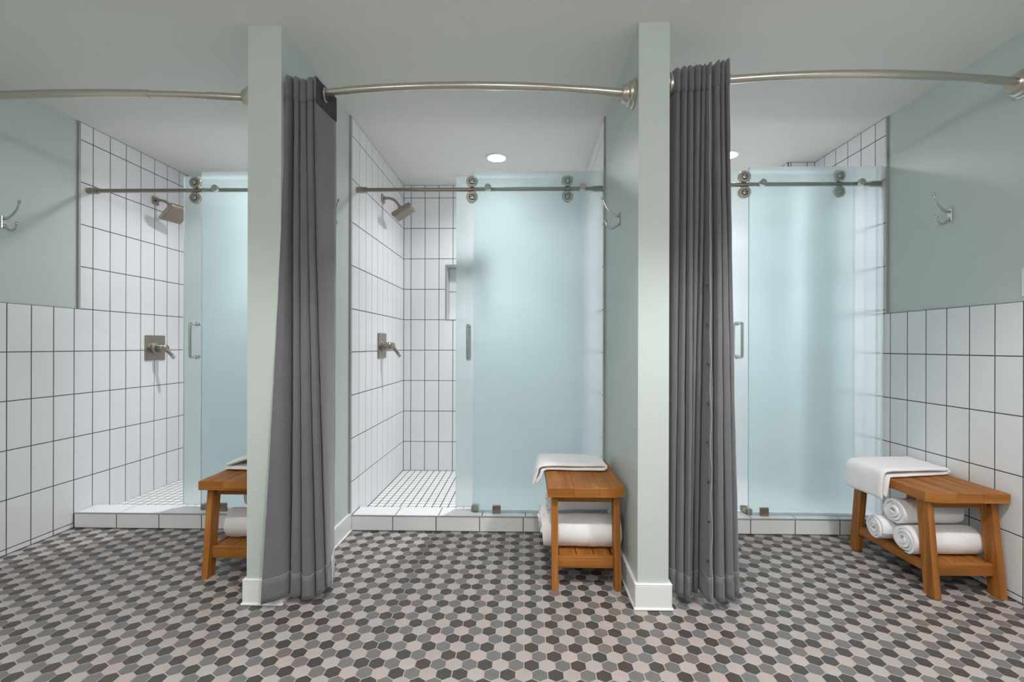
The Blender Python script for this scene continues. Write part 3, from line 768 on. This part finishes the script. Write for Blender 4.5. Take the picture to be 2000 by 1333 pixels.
# ------------------------------------------------------------------ benches
def make_bench(label, loc, chamfer):
    t = thing('wooden_bench', label, 'bench', loc, 'wooden shower benches')
    hw, hl, zt, th = .170, .25, .45, .042
    xs = [-hw, -.055, .058, hw]
    for k in range(3):
        x0, x1 = xs[k] + (.0004 if k else 0), xs[k + 1] - .0004
        if chamfer and k == (0 if chamfer < 0 else 2):
            a, b = (x0, x1)
            if chamfer < 0: poly = [(x0, hl), (x1, hl), (x1, -hl), (x0 + .045, -hl), (x0, -hl + .022)]
            else: poly = [(x0, hl), (x1, hl), (x1, -hl + .018), (x1 - .05, -hl), (x0, -hl)]
        else: poly = [(x0, hl), (x1, hl), (x1, -hl), (x0, -hl)]
        n = len(poly); b = .003; mb = MB(); cxm = sum(p[0] for p in poly) / n; cym = sum(p[1] for p in poly) / n
        vs = [(p[0], p[1], zt - th) for p in poly] + [(p[0], p[1], zt - b) for p in poly] + \
             [(p[0] + (b if p[0] < cxm else -b) * (.15 if (k != 0 and p[0] < cxm) or (k != 2 and p[0] > cxm) else 1), p[1] + (b if p[1] < cym else -b), zt) for p in poly]
        fs = [tuple(range(n - 1, -1, -1)), tuple(range(2 * n, 3 * n))]
        for L in (0, n):
            for i in range(n): fs.append((L + i, L + (i + 1) % n, L + n + (i + 1) % n, L + n + i))
        obj('top_board', mb.add(vs, fs), 'wood', t, smooth=0, grain=1)
    for sx in (-1, 1):
        for sy in (-1, 1):
            cx = sx * .138; mb = MB(); w = .0138
            y0b, y1b = (-.257, -.202); y0t, y1t = (-.214, -.159)
            vs = [(cx + a * w, sy * -1 * y, z) for z, ys in ((0, (y0b, y1b)), (zt - th, (y0t, y1t))) for y in ys for a in (-1, 1)]
            obj('leg', mb.add(vs, [(0, 1, 3, 2), (4, 5, 7, 6), (0, 1, 5, 4), (2, 3, 7, 6), (0, 2, 6, 4), (1, 3, 7, 5)]), 'wood', t, smooth=0, grain=2)
    for sy in (-1, 1):
        obj('end_rail', MB().box(-.1235, .1235, min(sy * .226, sy * .204), max(sy * .226, sy * .204), .086, .137, .0015), 'wood', t, smooth=0, grain=0)
        obj('top_rail', MB().box(-.1235, .1235, min(sy * .178, sy * .200), max(sy * .178, sy * .200), .372, zt - th, .0015), 'wood', t, smooth=0, grain=0)
    for sx in (-1, 1):
        obj('side_rail', MB().box(min(sx * .126, sx * .148), max(sx * .126, sx * .148), -.2015, .2015, .092, .134, .0015), 'wood', t, smooth=0, grain=1)
    for k in range(3):
        x = -.078 + .078 * k; obj('shelf_slat', MB().box(x - .0375, x + .0375, -.2035, .2035, .118, .1355, .0015), 'wood', t, smooth=0, grain=1)
    return t
BR, BMID, BL = (1.897, 2.237, 0), (.272, 2.270, 0), (-1.330, 2.330, 0)
make_bench('wooden bench standing against the white tile of the right wall', BR, -1)
make_bench('wooden bench seen end-on beside the right partition, in the middle stall', BMID, 1)
make_bench('wooden bench half hidden behind the left partition', BL, 0)

# ------------------------------------------------------------------ towels
def rolled_towel(label, loc, r, length, rot, yaw, seed, group):
    turns = 3.4; n = int(turns * 26); NA = 16
    rin = .010; th = (r - rin) / turns
    vs = []; fs = []
    for a in range(NA + 1):
        u = a / NA; x = (u - .5) * length
        endd = min(u, 1 - u)
        pinch = 1 - .10 * max(0, 1 - endd / .10) ** 2
        for k in range(n + 1):
            ang = rot + 2 * math.pi * turns * k / n; rc = rin + (r - rin) * k / n
            t2 = th * .46 * (pinch if k < n - 4 else pinch * (.5 + .5 * (n - k) / 4))
            wv = 1 + .06 * noise.noise(Vector((u * 4, math.cos(ang) * 1.3, math.sin(ang) * 1.3 + seed))) + .025 * noise.noise(Vector((u * 13, math.cos(ang) * 4, math.sin(ang) * 4 + seed)))
            xo = (.010 * noise.noise(Vector((k * .09, seed * 3.1, 0))) - .012 * (k / n)) * (1 if u > .5 else -1) * (abs(u - .5) * 2) ** 3
            for s in (-1, 1):
                rr = (rc + s * t2) * wv * (1 - .04 * (1 - pinch) * 4)
                z = math.sin(ang) * rr
                z = max(z, -r * .93) if z < 0 else z
                vs.append((x + xo, math.cos(ang) * rr, z * .97))
    m = (n + 1) * 2
    for a in range(NA):
        for k in range(n):
            for s in (0, 1):
                i = a * m + k * 2 + s; fs.append((i, i + 2, i + 2 + m, i + m))
        for k in (0, n): i = a * m + k * 2; fs.append((i, i + 1, i + 1 + m, i + m))
    for a in (0, NA):
        for k in range(n): i = a * m + k * 2; fs.append((i, i + 1, i + 3, i + 2))
    o = obj('rolled_towel', MB().add(vs, fs), 'towel', smooth=70)
    o.location = loc; o.rotation_euler = (0, 0, yaw)
    tag(o, label, 'towel', group)
    return o
SH = .1365
def rset(B, dx, who, items):
    for (lab, ox, oy, oz, r, L, rot, yaw, sd) in items:
        rolled_towel(lab, (B[0] + dx + ox, B[1] + oy, SH + oz), r, L, rot, yaw, sd, 'rolled towels under the benches')
rset(BR, 0, 'right', [
    ('rolled white towel lying in front on the right bench shelf', -.012, -.108, .061, .062, .33, 2.2, .03, 1.0),
    ('rolled white towel lying at the back on the right bench shelf', -.034, .024, .058, .058, .33, .8, -.05, 2.0),
    ('topmost rolled white towel of the three under the right bench', -.022, -.045, .170, .060, .30, 3.9, .02, 3.0)])
rset(BMID, 0, 'middle', [
    ('large rolled white towel in front on the middle bench shelf', -.010, -.098, .074, .078, .37, 4.3, .0, 4.0),
    ('rolled white towel behind the front roll on the middle bench shelf', -.025, .074, .066, .066, .36, 1.0, .04, 5.0),
    ('topmost rolled white towel under the middle bench', -.012, -.022, .196, .062, .32, 5.4, .0, 6.0)])
rset(BL, 0, 'left', [
    ('lower rolled white towel under the half hidden left bench', .005, -.085, .067, .070, .26, 1.6, .0, 7.0),
    ('upper rolled white towel under the half hidden left bench', .035, -.02, .188, .058, .22, 2.6, .0, 8.0)])

def folded_towel(label, loc, prof, y0, y1, th, seed, yaw=0.0, skew=0.0):
    cl = spline([Vector((a, 0, b)) for a, b in prof], 6); n = len(cl); NY = 16
    vs = []; fs = []
    for j in range(NY + 1):
        v = j / NY; e = min(v, 1 - v)
        pin = 1 - .55 * max(0, 1 - e / .07) ** 2
        for i, p in enumerate(cl):
            d = (cl[min(i + 1, n - 1)] - cl[max(i - 1, 0)]).normalized(); nn = Vector((-d.z, 0, d.x))
            e2 = min(i, n - 1 - i); t2 = th / 2 * pin * (.55 if e2 == 0 else 1)
            wob = .0055 * noise.noise(Vector((i * .13, v * 3, seed)))
            yy = y0 + (y1 - y0) * v + .010 * noise.noise(Vector((i * .08, seed * 2.7, 5 if v > .5 else 1))) * (abs(v - .5) * 2) ** 2 + skew * p.x
            for s in (-1, 1):
                q = p + nn * (s * t2); vs.append((q.x + wob, yy, max(q.z, .0008) + abs(wob) if abs(q.x) < .168 else q.z + wob))
    m = 2 * n
    for j in range(NY):
        for i in range(n - 1):
            for s in (0, 1): k = j * m + i * 2 + s; fs.append((k, k + 2, k + 2 + m, k + m))
        for i in (0, n - 1): k = j * m + i * 2; fs.append((k, k + 1, k + 1 + m, k + m))
    for j in (0, NY):
        for i in range(n - 1): k = j * m + i * 2; fs.append((k, k + 1, k + 3, k + 2))
    o = obj('folded_towel', MB().add(vs, fs), 'towel', smooth=70)
    sb = o.modifiers.new('soft', 'SUBSURF'); sb.levels = 1; sb.render_levels = 1
    o.location = loc; o.rotation_euler = (0, 0, yaw)
    return tag(o, label, 'towel', 'folded towels on the benches')
PD = [(-.213, -.060), (-.197, -.030), (-.183, .006), (-.150, .0095), (0, .0095), (.105, .0095), (.124, .012), (.131, .0195), (.124, .0275), (.105, .0295), (0, .0295), (-.150, .031), (-.196, .026), (-.213, -.012), (-.231, -.068)]
folded_towel('folded white towel draped over the left edge of the middle bench', (BMID[0], BMID[1], .45), PD, .005, .235, .017, 1.5)
PD2 = [(-.196, -.085), (-.190, -.030), (-.183, .006), (-.150, .0095), (0, .0095), (.130, .0095), (.150, .012), (.157, .0195), (.150, .0275), (.130, .0295), (0, .034), (-.150, .038), (-.204, .028), (-.214, -.030), (-.216, -.098)]
folded_towel('folded white towel draped over the far end of the right bench', (BR[0], BR[1], .45), PD2, -.015, .235, .018, 4.2, skew=.18)
PD3 = [(-.150, .0095), (-.06, .0095), (.08, .0095), (.125, .016), (.150, .042), (.125, .070), (.06, .074), (-.04, .060), (-.105, .038), (-.140, .028)]
folded_towel('folded white towel on the half hidden left bench', (BL[0] - .018, BL[1], .45), PD3, -.085, .235, .018, 6.6)
